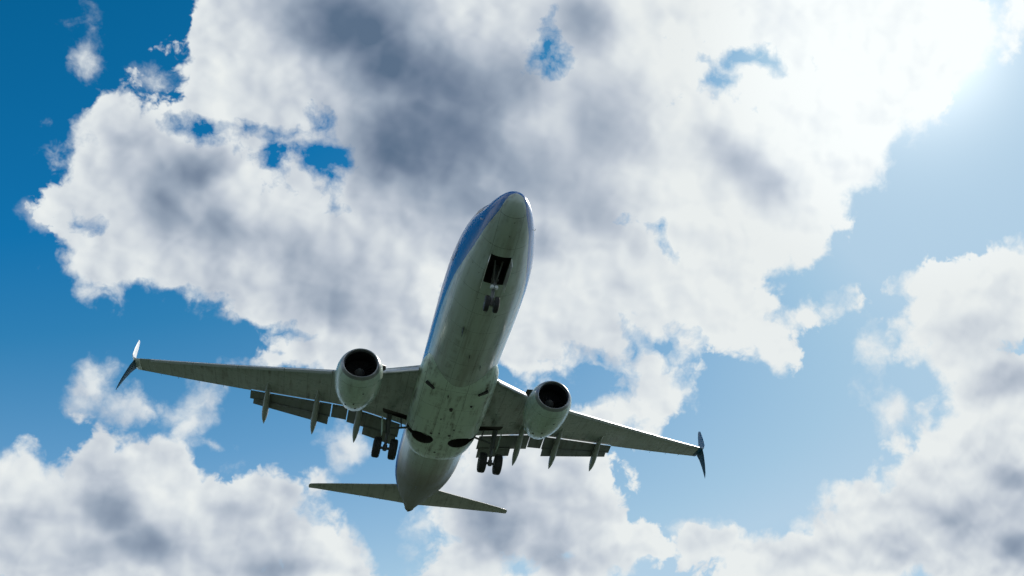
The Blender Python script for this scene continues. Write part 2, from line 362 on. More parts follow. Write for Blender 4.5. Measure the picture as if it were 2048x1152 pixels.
# fuselage paint: blue upper half, pale belly with grime along the keel
M_FUS, n, b, oc, col = worn('fuselage_paint', (.44, .51, .46), .28, 0, .35, .5, (.22, 3.5, 3.5), [(0, 1.52, .02, .6), (1, .94, .014, .5)])
sx = n.new('ShaderNodeSeparateXYZ'); n.put(sx.inputs[0], oc)
X, Y_, Z = sx.outputs
zb = n.new('ShaderNodeFloatCurve')
cv = zb.mapping.curves[0]
BLUE = [(0.0, -.45), (.12, -.66), (.38, -.86), (.8, -1.02), (1.5, -1.10), (2.6, -1.13), (4.0, -1.08), (5.6, -.94), (8, -.78), (12.5, -.66), (22, -.55), (30, -.2), (35, .9), (40, 1.3)]
while len(cv.points) < len(BLUE): cv.points.new(.5, .5)
for p_, (x_, z_) in zip(cv.points, BLUE):
    p_.location = (x_ / 40, (z_ + 2) / 4)
zb.mapping.update()
n.put(zb.inputs['Value'], n.m('MULTIPLY', X, 1 / 40))
zline = n.m('MULTIPLY_ADD', zb.outputs[0], 4, -2)
blue = n.m('GREATER_THAN', Z, zline)
thin = n.m('MULTIPLY', n.m('GREATER_THAN', Z, n.m('SUBTRACT', zline, .16)), n.m('LESS_THAN', Z, n.m('SUBTRACT', zline, .08)))
stain = n.m('MULTIPLY', n.ss(n.noise(n.v('MULTIPLY', oc, (.12, 2.2, 0)), 1.0, 4, .6, dim='3D'), .45, .7), n.m('MULTIPLY', n.ss(Z, -.9, -1.8), .42))
col = n.mix(stain, col, (.16, .13, .085, 1))
col = n.mix(n.m('MULTIPLY', thin, n.ss(X, 4.0, 7.0, 0.0, .45)), col, (.75, .78, .80, 1))
col = n.mix(n.m('MULTIPLY', n.ss(X, 22.5, 25.5), .75), col, (.16, .13, .09, 1))
col = n.mix(blue, col, (.005, .10, .33, 1))
n.put(b.inputs['Coat Weight'], n.ss(X, 23, 28, .35, 0.0))                 # grime dulls the tail cone
n.put(b.inputs['Specular IOR Level'], n.ss(X, 23, 28, .5, .12))
n.put(b.inputs['Roughness'], n.ss(X, 22, 28, .27, .7))
n.put(b.inputs['Base Color'], col)

# ------------------------------------------------------------------ mesh helpers
def link(name, bm, mat, parent=None, smooth=True, flat_angle=None):
    me = bpy.data.meshes.new(name)
    bmesh.ops.recalc_face_normals(bm, faces=bm.faces)
    bm.to_mesh(me); bm.free()
    for m in (mat if isinstance(mat, (list, tuple)) else [mat]): me.materials.append(m)
    for p in me.polygons: p.use_smooth = smooth
    if smooth:
        me.set_sharp_from_angle(angle=R(flat_angle or 38))
    o = bpy.data.objects.new(name, me); C.objects.link(o)
    if parent: o.parent = parent
    return o

def loft(bm, loops, cap0=True, cap1=True, closed=True, mi=0):
    vs = [[bm.verts.new(p) for p in L] for L in loops]
    n_ = len(vs[0])
    for a, b_ in zip(vs, vs[1:]):
        for i in range(n_ if closed else n_ - 1):
            j = (i + 1) % n_
            f = bm.faces.new((a[i], a[j], b_[j], b_[i])); f.material_index = mi
    if cap0: bm.faces.new(vs[0]).material_index = mi
    if cap1: bm.faces.new(vs[-1][::-1]).material_index = mi
    return vs

def tube(bm, p, q, r0, r1=None, n_=14):
    p, q = Vector(p), Vector(q); r1 = r0 if r1 is None else r1
    d = (q - p).normalized(); u = d.orthogonal().normalized(); v = d.cross(u)
    L = lambda c, r: [c + r * (math.cos(t * 2 * PI / n_) * u + math.sin(t * 2 * PI / n_) * v) for t in range(n_)]
    loft(bm, [L(p, r0), L(q, r1)])

def box(bm, c, s, rot=None):
    m = Matrix.Translation(Vector(c)) @ (rot.to_4x4() if rot else Matrix()) @ Matrix.Diagonal((s[0], s[1], s[2], 1))
    g = bmesh.ops.create_cube(bm, size=1, matrix=m)
    bmesh.ops.bevel(bm, geom=list({e for v in g['verts'] for e in v.link_edges}), offset=min(s) * .18, segments=2, affect='EDGES')

def interp(tab, x):
    if x <= tab[0][0]: return tab[0][1:]
    for a, b_ in zip(tab, tab[1:]):
        if x <= b_[0]:
            t = (x - a[0]) / (b_[0] - a[0])
            return tuple(p + (q - p) * t for p, q in zip(a[1:], b_[1:]))
    return tab[-1][1:]

def hermite(tab, x):
    """monotone-ish cubic through the table rows"""
    if x <= tab[0][0]: return tab[0][1:]
    if x >= tab[-1][0]: return tab[-1][1:]
    for i in range(len(tab) - 1):
        if x <= tab[i + 1][0]: break
    a, b_ = tab[i], tab[i + 1]; h = b_[0] - a[0]; t = (x - a[0]) / h
    out_ = []
    for k in range(1, len(a)):
        def slope(j):
            if j <= 0 or j >= len(tab) - 1:
                jj = min(max(j, 0), len(tab) - 2)
                return (tab[jj + 1][k] - tab[jj][k]) / (tab[jj + 1][0] - tab[jj][0])
            s0 = (tab[j][k] - tab[j - 1][k]) / (tab[j][0] - tab[j - 1][0]); s1 = (tab[j + 1][k] - tab[j][k]) / (tab[j + 1][0] - tab[j][0])
            return 0 if s0 * s1 <= 0 else 2 * s0 * s1 / (s0 + s1)
        m0, m1 = slope(i) * h, slope(i + 1) * h
        out_.append((2*t**3 - 3*t*t + 1) * a[k] + (t**3 - 2*t*t + t) * m0 + (-2*t**3 + 3*t*t) * b_[k] + (t**3 - t*t) * m1)
    return tuple(out_)

PITCH = R(2.5)
jet = bpy.data.objects.new('airliner', None)
C.objects.link(jet)
jet.location = (28.2216, -3.8464, 25.283)
jet.rotation_euler = (0, PITCH, 0)
jet['label'] = 'twin-engine jet airliner with blue upper fuselage flying overhead with its wheels down'
jet['category'] = 'aeroplane'

# ------------------------------------------------------------------ fuselage
FUS = [(0.0, -.52, -.66, .07), (.06, -.36, -.84, .24), (.2, -.20, -1.0, .42), (.5, .00, -1.20, .61), (1.0, .24, -1.40, .84), (1.6, .48, -1.56, 1.04), (2.2, .86, -1.68, 1.20),
       (2.9, 1.34, -1.78, 1.37), (3.8, 1.68, -1.88, 1.55), (5.0, 1.88, -1.96, 1.72), (6.5, 1.97, -2.0, 1.83), (9, 2.0, -2.01, 1.88), (24, 2.0, -2.01, 1.88), (26, 2.0, -1.86, 1.88),
       (28, 1.99, -1.48, 1.84), (30, 1.97, -1.0, 1.72), (32, 1.92, -.48, 1.48), (34, 1.84, .02, 1.13), (36, 1.70, .48, .70), (37.3, 1.50, .76, .40), (37.9, 1.30, .86, .24), (38.05, 1.2, .92, .15)]
def fus_loop(x, n_=64, grow=0.0):
    zt, zb_, hw = hermite(FUS, x)
    zm = (zt + zb_) / 2 + .06 * hw / 1.88
    L = []
    for i in range(n_):
        t = 2 * PI * i / n_
        cy, cz = math.sin(t), math.cos(t)
        e = 2 / 2.08
        y = (hw + grow) * math.copysign(abs(cy) ** e, cy)
        z = zm + ((zt - zm) if cz > 0 else (zm - zb_)) * math.copysign(abs(cz) ** e, cz) * (1 + grow)
        L.append(Vector((x, y, z)))
    return L
bm = bmesh.new()
xs = [0, .02, .06, .12, .2, .32, .5, .72, 1, 1.3, 1.6, 1.9, 2.2, 2.55, 2.9, 3.3, 3.8, 4.4, 5, 5.7, 6.5] + [7.5 + i for i in range(17)] + [24 + .5 * i for i in range(27)] + [37.3, 37.6, 37.9, 38.05]
loft(bm, [fus_loop(x) for x in sorted(set(xs))])
fus = link('fuselage', bm, [M_FUS, M_DARK], jet)

def boolean(target, cutters):
    for c in cutters:
        md = target.modifiers.new('cut', 'BOOLEAN'); md.operation = 'DIFFERENCE'; md.solver = 'EXACT'; md.object = c; md.material_mode = 'TRANSFER'
    dg = bpy.context.evaluated_depsgraph_get()
    me = bpy.data.meshes.new_from_object(target.evaluated_get(dg), depsgraph=dg)
    target.modifiers.clear(); target.data = me; me.set_sharp_from_angle(angle=R(38))
    for c in cutters: bpy.data.objects.remove(c)

def cutter_box(c, s):
    bm = bmesh.new(); bmesh.ops.create_cube(bm, size=1, matrix=Matrix.Translation(c) @ Matrix.Diagonal((*s, 1)))
    return link('cut', bm, M_DARK, jet, smooth=False)
def cutter_prism(poly, z0, z1):
    bm = bmesh.new(); loft(bm, [[Vector((x, y, z0)) for x, y in poly], [Vector((x, y, z1)) for x, y in poly]])
    return link('cut', bm, M_DARK, jet, smooth=False)

# nose gear well
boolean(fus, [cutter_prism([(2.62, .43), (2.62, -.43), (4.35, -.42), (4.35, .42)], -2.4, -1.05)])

# wing-to-body fairing under the belly
FAIR = [(12.3, 1.55, -1.45, 0), (12.7, 1.80, -1.72, 0), (13.3, 1.95, -1.97, 0), (14.0, 2.0, -2.12, 0), (15.2, 2.02, -2.25, 0), (17.5, 2.03, -2.33, 0), (19.3, 2.0, -2.36, 0), (20.4, 1.92, -2.32, 0),
        (21.3, 1.75, -2.24, 0), (22.0, 1.45, -2.10, 0), (22.4, 1.0, -1.95, 0)]
bm = bmesh.new(); loops = []
for i in range(44):
    x = 12.3 + (22.4 - 12.3) * i / 43
    hw, zb_, _ = hermite(FAIR, x)
    L = []
    for k in range(48):
        t = 2 * PI * k / 48; cy, cz = math.sin(t), math.cos(t)
        e = 2 / 2.9 if cz < 0 else 1
        L.append(Vector((x, hw * math.copysign(abs(cy) ** e, cy), -.95 + (.5 if cz > 0 else (-.95 - zb_)) * math.copysign(abs(cz) ** e, cz))))
    loops.append(L)
loft(bm, loops)
fairing = link('belly_fairing', bm, [M_FAIR, M_DARK], jet)
def well_poly(s):
    P_ = []
    for i in range(28):
        a = 2 * PI * i / 28
        P_.append((19.15 + .60 * math.sin(a), s * (1.02 + .62 * math.cos(a))))
    return P_ if s > 0 else P_[::-1]
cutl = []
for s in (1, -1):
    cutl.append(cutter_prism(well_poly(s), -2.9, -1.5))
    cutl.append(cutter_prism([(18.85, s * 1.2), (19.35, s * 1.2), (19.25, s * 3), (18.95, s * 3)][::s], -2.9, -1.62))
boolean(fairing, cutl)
# small fixtures on the belly
def blade(name, x, y, z, l, h, w_=.03, mat=M_BLACK, parent=fus):
    bm = bmesh.new()
    loft(bm, [[Vector((x + a * l, y + b_ * w_, z)) for a, b_ in ((0, 0), (.3, .5), (1, 0), (.3, -.5))],
              [Vector((x + l * .35 + a * l * .55, y + b_ * w_ * .5, z - h)) for a, b_ in ((0, 0), (.3, .5), (1, 0), (.3, -.5))]])
    return link(name, bm, mat, parent, smooth=False)
blade('antenna', 8.0, .62, -1.88, .62, .30, .05)
blade('antenna', 10.2, -.05, -2.0, .35, .25)
blade('antenna', 6.2, -.1, -1.98, .25, .16)
blade('drain_mast', 11.3, -.75, -1.83, .22, .22)
blade('drain_mast', 27.5, .4, -1.50, .22, .22)
blade('antenna', 14.1, .35, -2.2, .22, .12, .08, parent=fairing)
def disc(name, c, r, mat, parent, d=.03):
    bm = bmesh.new(); tube(bm, Vector(c) + Vector((0, 0, d)), Vector(c) - Vector((0, 0, d)), r, r * .8, 18)
    return link(name, bm, mat, parent)
disc('beacon_light', (15.4, 0, -2.31), .10, M_DARK, fairing, .07)
for x_, y_, r_ in ((16.6, .35, .05), (17.6, -.5, .06), (18.2, .2, .05), (18.35, .62, .06), (18.3, -.35, .09), (14.9, -.95, .07), (20.7, .1, .07)):
    disc('drain_port', (x_, y_, hermite(FAIR, x_)[1] - .0), r_, M_BLACK, fairing, .025)
for s in (1, -1):       # air conditioning inlets in the fairing's front corners
    bm = bmesh.new()
    loft(bm, [[Vector((13.55 + a, s * (1.10 + b_), -2.10 + .04 * k + abs(b_) * .32)) for a, b_ in ((.30, 0), (0, .42), (.16, .50), (.42, .06))] for k in (0, 1, 3)])
    link('air_inlet', bm, M_BLACK, fairing, smooth=False)

# exhaust of the auxiliary engine
bm = bmesh.new(); tube(bm, (37.62, 0, 1.10), (38.22, 0, 1.07), .34, .13, 28)
link('tail_exhaust', bm, M_EXH, fus)

# cockpit windows
def fus_pt(x, ang, out_=.012):
    zt, zb_, hw = hermite(FUS, x); zm = (zt + zb_) / 2 + .06 * hw / 1.88; e = 2 / 2.08
    cy, cz = math.sin(ang), math.cos(ang)
    p = Vector((x, (hw) * math.copysign(abs(cy) ** e, cy), zm + ((zt - zm) if cz > 0 else (zm - zb_)) * math.copysign(abs(cz) ** e, cz)))
    c = Vector((x + .25, 0, zm)); return p + (p - c).normalized() * out_
for s in (1, -1):
    for (x0, x1, a0, a1) in ((1.55, 2.2, .04, .50), (1.6, 2.35, .56, .95), (1.9, 2.7, 1.02, 1.22)):
        bm = bmesh.new(); g = [[None] * 7 for _ in range(7)]
        for i in range(7):
            for j in range(7):
                a = a0 + (a1 - a0) * j / 6; xx = x0 + (x1 - x0) * i / 6 + .35 * a * (1 if a0 < .5 else .2)
                g[i][j] = bm.verts.new(fus_pt(xx, s * a))
        for i in range(6):
            for j in range(6): bm.faces.new((g[i][j], g[i+1][j], g[i+1][j+1], g[i][j+1]))
        bmesh.ops.solidify(bm, geom=list(bm.faces), thickness=-.02)
        link('cockpit_window', bm, M_GLASS, fus)
    # front cabin door and its frame, and the probe ahead of it
    for (xd, a0, a1, wd) in ((4.6, 1.02, 1.72, .86), (32.0, .95, 1.70, .76)):
        bm = bmesh.new()
        for (xa, xb, aa, ab) in ((xd, xd + .035, a0, a1), (xd + wd, xd + wd + .035, a0, a1), (xd, xd + wd, a0, a0 + .02), (xd, xd + wd, a1, a1 + .02)):
            g = [[bm.verts.new(fus_pt(xa + (xb - xa) * i / 3, s * (aa + (ab - aa) * j / 8), .008)) for j in range(9)] for i in range(4)]
            for i in range(3):
                for j in range(8): bm.faces.new((g[i][j], g[i+1][j], g[i+1][j+1], g[i][j+1]))
        link('door_frame', bm, M_STRUT, fus)
    bm = bmesh.new(); p = fus_pt(1.75, s * 1.75, 0); tube(bm, p, p + Vector((0, s * .08, -.01)), .012); tube(bm, p + Vector((-.12, s * .08, -.01)), p + Vector((.03, s * .08, -.01)), .010)
    link('pitot_probe', bm, M_CHROME, fus)
    # cabin windows
    for k in range(46):
        xx = 6.3 + k * .508 * 1.0
        if xx > 31: break
        bm = bmesh.new()
        cc = fus_pt(xx, s * 1.32, -.012)
        nrm = Vector((0, s, .22)).normalized(); upv = Vector((0, -s * .22, 1)).normalized()
        L0 = []
        for i in range(14):
            a = 2 * PI * i / 14
            L0.append(cc + Vector((1, 0, 0)) * .115 * math.copysign(abs(math.cos(a)) ** .7, math.cos(a)) + upv * .17 * math.copysign(abs(math.sin(a)) ** .7, math.sin(a)))
        loft(bm, [[p - nrm * .03 for p in L0], [p + nrm * .006 for p in L0]])
        link('cabin_window', bm, M_GLASS, fus)

# ------------------------------------------------------------------ wings
def zplane(y): return -1.3 + (abs(y) - 1.9) * .18 + .0016 * max(0, abs(y) - 6) ** 2 * .6
LE = [(0.0, 12.0), (1.9, 13.75), (3.8, 15.35), (5.0, 16.25), (6.2, 17.0), (16.7, 22.75), (17.1, 23.0)]
TE_CUT = [(0.0, 20.4), (2.0, 20.32), (3.9, 20.2), (5.2, 20.2), (6.5, 20.6), (10.62, 22.05)]
TE_FULL = [(10.62, 22.2), (13.5, 23.15), (17.0, 24.25)]
def chord_full(y): return interp([(0, 8.5), (1.9, 7.4), (5.2, 5.2), (10.6, 3.1), (17.1, 1.35)], abs(y))[0]
def airfoil(xl, xt, y, z, c_full, t_rel, nx=14, camber=.012, s=1):
    """closed loop: upper side from rear to front, lower side back again"""
    T = lambda u: 5 * t_rel * (.2969 * math.sqrt(max(u, 0)) - .126 * u - .3516 * u * u + .2843 * u ** 3 - .1030 * u ** 4) * c_full
    L = []
    for i in range(nx, -1, -1):
        u = (1 - math.cos(PI * i / nx)) / 2; x = xl + (xt - xl) * u; uu = (x - xl) / c_full
        L.append(Vector((x, s * y, z + T(uu) * 1.1 + camber * c_full * 4 * uu * (1 - uu))))
    for i in range(1, nx + 1):
        u = (1 - math.cos(PI * i / nx)) / 2; x = xl + (xt - xl) * u; uu = (x - xl) / c_full
        L.append(Vector((x, s * y, z - T(uu) * .72 + camber * c_full * 4 * uu * (1 - uu))))
    return L
def thick(y): return interp([(0, .14), (5, .125), (17, .10)], abs(y))[0]
def wing_low(x, y):
    xl = interp(LE, y)[0]; c_ = chord_full(y); uu = max(0, min(1, (x - xl) / c_)); t = thick(y)
    T = 5 * t * (.2969 * math.sqrt(uu) - .126 * uu - .3516 * uu * uu + .2843 * uu ** 3 - .1030 * uu ** 4) * c_
    return zplane(y) + .25 - T * .72 + .012 * c_ * 4 * uu * (1 - uu)

for s in (1, -1):
    bm = bmesh.new(); loops = []
    for y in (0.6, 1.9, 2.8, 3.8, 4.5, 5.2, 6.2, 7.2, 8.2, 9.4, 10.6):
        loops.append(airfoil(interp(LE, y)[0], interp(TE_CUT, y)[0], y, zplane(y) + .25, chord_full(y), thick(y), s=s))
    for y in (10.66, 11.6, 12.6, 13.6, 14.6, 15.6, 16.4, 16.9):
        xl = interp(LE, y)[0]; xt = interp(TE_FULL, y)[0]
        loops.append(airfoil(xl, xt, y, zplane(y) + .25, (xt - xl), thick(y), s=s))
    # wing tip bends up into the winglet
    loft(bm, loops)
    wing = link('wing', bm, [M_WING, M_DARK], jet)

    boolean(wing, [cutter_prism([(18.95, s * 1.7), (19.62, s * 1.7), (19.55, s * 3.35), (19.0, s * 3.35)][::s], -2.6, zplane(2.9) + .20)])
    # split winglet
    def station(px, py, pz, ch, th, up=Vector((0, 1, 0))):
        L = []
        for i in range(20):
            a = 2 * PI * i / 20
            u = (1 - math.cos(a)) / 2
            side = 1 if math.sin(a) >= 0 else -1
            w_ = side * th * ch * 1.9 * math.sqrt(u) * (1 - u) ** .8
            L.append(Vector((px + u * ch, s * (py + w_ * up.y), pz + w_ * up.z)))
        return L
    bm = bmesh.new()
    V = Vector
    zt_ = zplane(16.9) + .25
    loft(bm, [station(22.86, 16.88, zt_, 1.36, .055, V((0, 0, 1))), station(23.0, 17.12, zt_ + .05, 1.32, .055, V((0, -.35, .94))), station(23.18, 17.33, zt_ + .22, 1.26, .055, V((0, -.75, .66))),
              station(23.4, 17.47, zt_ + .5, 1.15, .055, V((0, -.95, .3))), station(23.95, 17.62, zt_ + 1.2, .9, .055, V((0, -1, .15))), station(24.5, 17.74, zt_ + 1.85, .66, .055, V((0, -1, .15))),
              station(24.95, 17.84, zt_ + 2.33, .42, .055, V((0, -1, .15))), station(25.3, 17.88, zt_ + 2.48, .12, .06, V((0, -1, .15)))])
    bmw = link('winglet', bm, M_NAVY if s < 0 else M_WINGLET, wing)  # shade in the colour: winglet turned from the sun navy, sunlit twin white
    bm = bmesh.new()
    loft(bm, [station(23.15, 17.22, zt_ + .05, 1.05, .05, V((0, -.5, .85))), station(23.45, 17.42, zt_ - .22, .82, .05, V((0, .8, .6))), station(23.95, 17.68, zt_ - .62, .55, .05, V((0, .85, .5))),
              station(24.4, 17.88, zt_ - .98, .30, .05, V((0, .85, .5))), station(24.75, 17.99, zt_ - 1.18, .08, .05, V((0, .85, .5)))])
    link('winglet_strake', bm, M_NAVY, wing)

    # leading edge slats (drooped, with a slot behind) and the inboard Krueger panel
    for (ya, yb) in ((6.3, 8.75), (8.8, 11.25), (11.3, 13.75), (13.8, 16.2)):
        bm = bmesh.new(); loops = []
        for k in range(5):
            y = ya + (yb - ya) * k / 4; xl = interp(LE, y)[0] - .16; c_ = chord_full(y) * .15 + .08; z = zplane(y) + .25 - .10
            prof = [(c_, .10), (c_ * .75, .135), (c_ * .4, .125), (c_ * .15, .075), (.02, .02), (0, -.02), (.05, -.07), (.16, -.10), (.20, -.06), (c_ * .35, .03), (c_ * .7, .085)]
            k_ = .62 + .38 * c_ / .7
            loops.append([Vector((xl + px_, s * y, z + pz * k_)) for px_, pz in prof])
        loft(bm, loops)
        link('slat', bm, M_SLAT, wing)
    bm = bmesh.new(); loops = []
    for k in range(5):
        y = 2.05 + (3.95 - 2.05) * k / 4; xl = interp(LE, y)[0]; z = zplane(y) + .20
        prof = [(.12, -.02), (-.12, -.12), (-.36, -.30), (-.50, -.44), (-.56, -.42), (-.56, -.34), (-.42, -.20), (-.16, -.02), (.05, .06)]
        loops.append([Vector((xl + px_, s * y, z + pz)) for px_, pz in prof])
    loft(bm, loops); link('krueger_flap', bm, M_SLAT, wing)

    # trailing edge flaps: main panel and, behind a second slot, the aft panel
    def flap(name, ya, yb, dx0, ch_a, ch_b, defl, dz, mat=M_FLAP, tap=0.0):
        bm = bmesh.new(); loops = []
        for k in range(6):
            q = k / 5; y = ya + (yb - ya) * q; ch = ch_a + (ch_b - ch_a) * q
            x0 = interp(TE_CUT, y)[0] + dx0 - tap * q; z0 = wing_low(interp(TE_CUT, y)[0], y) + dz + tap * q * .4
            L = airfoil(0, ch, y, 0, ch, .15, nx=9, camber=.02, s=s)
            cd, sd_ = math.cos(defl), math.sin(defl)
            loops.append([Vector((x0 + p.x * cd + p.z * sd_, p.y, z0 - p.x * sd_ + p.z * cd)) for p in L])
        loft(bm, loops); return link(name, bm, mat, wing)
    flap('flap', 6.10, 10.62, .0, .98, .60, R(22), -.05)
    flap('aft_flap', 6.16, 10.40, .78, .56, .34, R(33), -.42, tap=.32)
    flap('flap', 2.25, 5.15, .0, 1.02, 1.10, R(22), -.05)
    flap('aft_flap', 2.35, 4.2, .84, .62, .56, R(34), -.45)
    flap('flap', 5.2, 6.04, .0, 1.0, .98, R(20), -.05)
    # aileron joint and static wicks
    for y in (12.2, 13.6, 14.8, 15.8):
        xt = interp(TE_FULL, y)[0]; bm = bmesh.new(); z = zplane(y) + .25
        tube(bm, (xt - .05, s * y, z), (xt + .22, s * y, z + .01), .012, .005, 6); link('static_wick', bm, M_BLACK, wing)

    # flap track fairings
    for y, x0, x1, drop in ((9.65, 20.4, 23.45, 1.0), (6.9, 19.2, 22.65, 1.08), (4.55, 18.5, 21.85, 1.15)):
        bm = bmesh.new(); loops = []; n_ = 18
        z0 = wing_low(x0 + .3, y) + .06; zE = wing_low(interp(TE_CUT, y)[0], y) - drop
        for k in range(n_ + 1):
            t = k / n_; x = x0 + (x1 - x0) * t
            r = .175 * (math.sin(PI * min(1, t / .7) / 2) ** .7) * (1 if t < .7 else max(.05, max(0.0, math.cos((t - .7) / .3 * PI / 2)) ** .8))
            zc = z0 - .10 * math.sin(min(1, t / .4) * PI / 2) + (zE - z0) * max(0, (t - .30) / .70) ** 1.05
            loops.append([Vector((x, s * (y + r * math.cos(a)), zc + r * (1.75 if math.sin(a) < 0 else 1.1) * math.sin(a))) for a in [2 * PI * i / 16 for i in range(16)]])
        loft(bm, loops); link('flap_track_fairing', bm, M_CANOE, wing)

    # ---------------------------------------------------------------- engine
    ex, ey, ez = 12.95, s * 4.83, -1.86
    def ring(x, r, flat=0.0, n_=48, dz=0.0):
        L = []
        for i in range(n_):
            a = 2 * PI * i / n_
            cy, cz = math.sin(a), math.cos(a)
            rr = r
            if cz < 0: rr = r * (1 - flat * abs(cz) ** 3)
            L.append(Vector((ex + x, ey + rr * cy * (1 + flat * .35), ez + rr * cz + dz)))
        return L
    bm = bmesh.new()
    loft(bm, [ring(x, r, f_) for x, r, f_ in ((.16, .925, .06), (.30, .99, .06), (.55, 1.055, .06), (.9, 1.10, .05), (1.4, 1.125, .04), (1.9, 1.12, .03), (2.4, 1.075, .02), (2.85, .985, 0), (3.3, .86, 0), (3.72, .73, 0), (3.72, .69, 0), (3.1, .72, 0))], cap0=False, cap1=False)
    nac = link('engine', bm, M_NAC, jet)
    bm = bmesh.new()
    prof = [(.16, .925), (.08, .885), (.02, .845), (-.005, .81), (.015, .775), (.08, .75), (.18, .74)]
    loft(bm, [ring(x, r, .06) for x, r in prof], cap0=False, cap1=False)
    link('inlet_lip', bm, M_LIP, nac)
    bm = bmesh.new()
    loft(bm, [ring(x, r, .04) for x, r in ((.18, .74), (.4, .745), (.8, .77), (1.15, .79))], cap0=False, cap1=True)
    link('inlet_duct', bm, M_DUCT, nac)
    # fan with its spinner
    bm = bmesh.new()
    for k in range(24):
        a = 2 * PI * k / 24
        def bp_(r, tw, ln):
            ca, sa = math.cos(a), math.sin(a)
            rad = Vector((0, sa, ca)); tan = Vector((0, ca, -sa))
            c_ = Vector((ex + 1.0, ey, ez)) + rad * r
            dv = (Vector((1, 0, 0)) * math.cos(tw) + tan * math.sin(tw)) * ln / 2
            nv = (Vector((1, 0, 0)) * -math.sin(tw) + tan * math.cos(tw)) * .008
            return [c_ - dv - nv, c_ + dv - nv, c_ + dv + nv, c_ - dv + nv]
        loft(bm, [bp_(.24, .5, .20), bp_(.5, .8, .22), bp_(.77, 1.1, .24)])
    link('fan', bm, M_DUCT, nac)
    bm = bmesh.new()
    loft(bm, [ring(x, r) for x, r in ((.62, .01), (.66, .06), (.75, .13), (.87, .20), (1.02, .26))], cap1=True)
    link('spinner', bm, M_STRUT, nac)
    bm = bmesh.new()
    loft(bm, [ring(x, r, dz=.02) for x, r in ((2.7, .56), (3.5, .52), (3.95, .43), (4.3, .36), (4.3, .32), (3.9, .32))], cap0=True, cap1=True)
    link('exhaust_nozzle', bm, M_EXH, nac)
    bm = bmesh.new()
    loft(bm, [ring(x, r, dz=.02) for x, r in ((3.9, .26), (4.3, .22), (4.65, .10), (4.8, .02))])
    link('exhaust_cone', bm, M_EXH, nac)
    # pylon
    bm = bmesh.new(); loops = []
    for x, zt2, zb2, hw in ((ex + .95, ez + 1.14, ez + 1.02, .02), (ex + 1.5, ez + 1.32, ez + .95, .14), (ex + 2.4, ez + 1.42, ez + .85, .2), (ex + 3.4, -.75, ez + .5, .2), (ex + 4.6, -.70, -1.25, .17), (ex + 5.9, -.80, -1.15, .06)):
        loops.append([Vector((x, ey + hw * a, z)) for a, z in ((-1, zb2), (1, zb2), (1, zt2 - .04), (.4, zt2), (-.4, zt2), (-1, zt2 - .04))])
    loft(bm, loops); link('pylon', bm, M_NAC, nac)
    # strake on the inboard shoulder
    aa = R(58); rad = Vector((0, -s * math.sin(aa), math.cos(aa)))
    bm = bmesh.new(); c0 = Vector((ex, ey, ez)); tn = Vector((0, math.cos(aa), s * math.sin(aa))) * .012
    pr_ = [c0 + Vector((.75, 0, 0)) + rad * 1.05, c0 + Vector((1.15, 0, 0)) + rad * 1.40, c0 + Vector((1.55, 0, 0)) + rad * 1.42, c0 + Vector((1.75, 0, 0)) + rad * 1.08]
    loft(bm, [[p - tn for p in pr_], [p + tn for p in pr_]]); link('nacelle_strake', bm, M_BLACK, nac, smooth=False)
    for (a_, x_, r_) in ((PI, 2.3, .05), (PI + .35, 1.2, .04), (PI - .4, 2.7, .06), (PI + .1, 2.95, .05)):
        rr = hermite([(.16, .925), (.9, 1.08), (1.9, 1.10), (2.85, .995), (3.42, .83)], x_)[0]
        c_ = c0 + Vector((x_, rr * math.sin(a_), rr * math.cos(a_) * .985)); bm = bmesh.new(); dn = Vector((0, math.sin(a_), math.cos(a_)))
        tube(bm, c_ - dn * .03, c_ + dn * .02, r_, r_ * .9, 10); link('drain_port', bm, M_BLACK, nac)

    # ---------------------------------------------------------------- main landing gear
    gx, gy, gz = 19.3, 2.86, -3.15
    bm = bmesh.new()
    tube(bm, (gx - .15, s * 2.95, -1.2), (gx - .02, s * gy, -2.25), .15, .13, 20)
    tube(bm, (gx - .02, s * gy, -2.25), (gx, s * gy, gz + .12), .085, .08, 18)
    tube(bm, (gx, s * (gy - .30), gz), (gx, s * (gy + .30), gz), .075, .075, 16)
    tube(bm, (gx, s * gy, gz + .18), (gx, s * gy, gz - .12), .12, .11, 16)
    gear = link('main_landing_gear', bm, M_STRUT, jet)
    bm = bmesh.new()
    tube(bm, (gx - .08, s * 2.85, -2.0), (gx - .1, s * 1.75, -1.75), .055, .06, 12)
    tube(bm, (gx - .1, s * 2.2, -1.84), (gx - .15, s * 2.3, -1.3), .04, .04, 10)
    link('side_brace', bm, M_STRUT, gear)
    bm = bmesh.new()
    tube(bm, (gx - .05, s * 2.9, -2.05), (gx + .75, s * 3.05, -1.35), .045, .045, 10)
    tube(bm, (gx + .14, s * gy, -2.2), (gx + .38, s * gy, -2.62), .03, .03, 8)
    tube(bm, (gx + .38, s * gy, -2.62), (gx + .12, s * gy, gz + .1), .03, .03, 8)
    link('torque_link', bm, M_STRUT, gear)
    bm = bmesh.new()
    box(bm, (gx, s * 3.22, -1.85), (.62, .05, .95), Matrix.Rotation(-s * .16, 3, 'X'))
    link('gear_door', bm, M_FAIR, gear)
    def wheel(parent, c, r, w_, rim_r):
        bm = bmesh.new(); n_ = 36
        prof = [(-.5, .60), (-.5, .80), (-.44, .93), (-.30, .985), (-.2, 1.0), (-.18, .985), (-.16, 1.0), (-.04, 1.0), (-.02, .985), (.02, .985), (.04, 1.0), (.16, 1.0), (.18, .985), (.2, 1.0), (.30, .985), (.44, .93), (.5, .80), (.5, .60)]
        L = []
        for py, pr2 in prof:
            L.append([Vector((c[0] + r * pr2 * math.cos(2 * PI * i / n_), c[1] + py * w_, c[2] + r * pr2 * math.sin(2 * PI * i / n_))) for i in range(n_)])
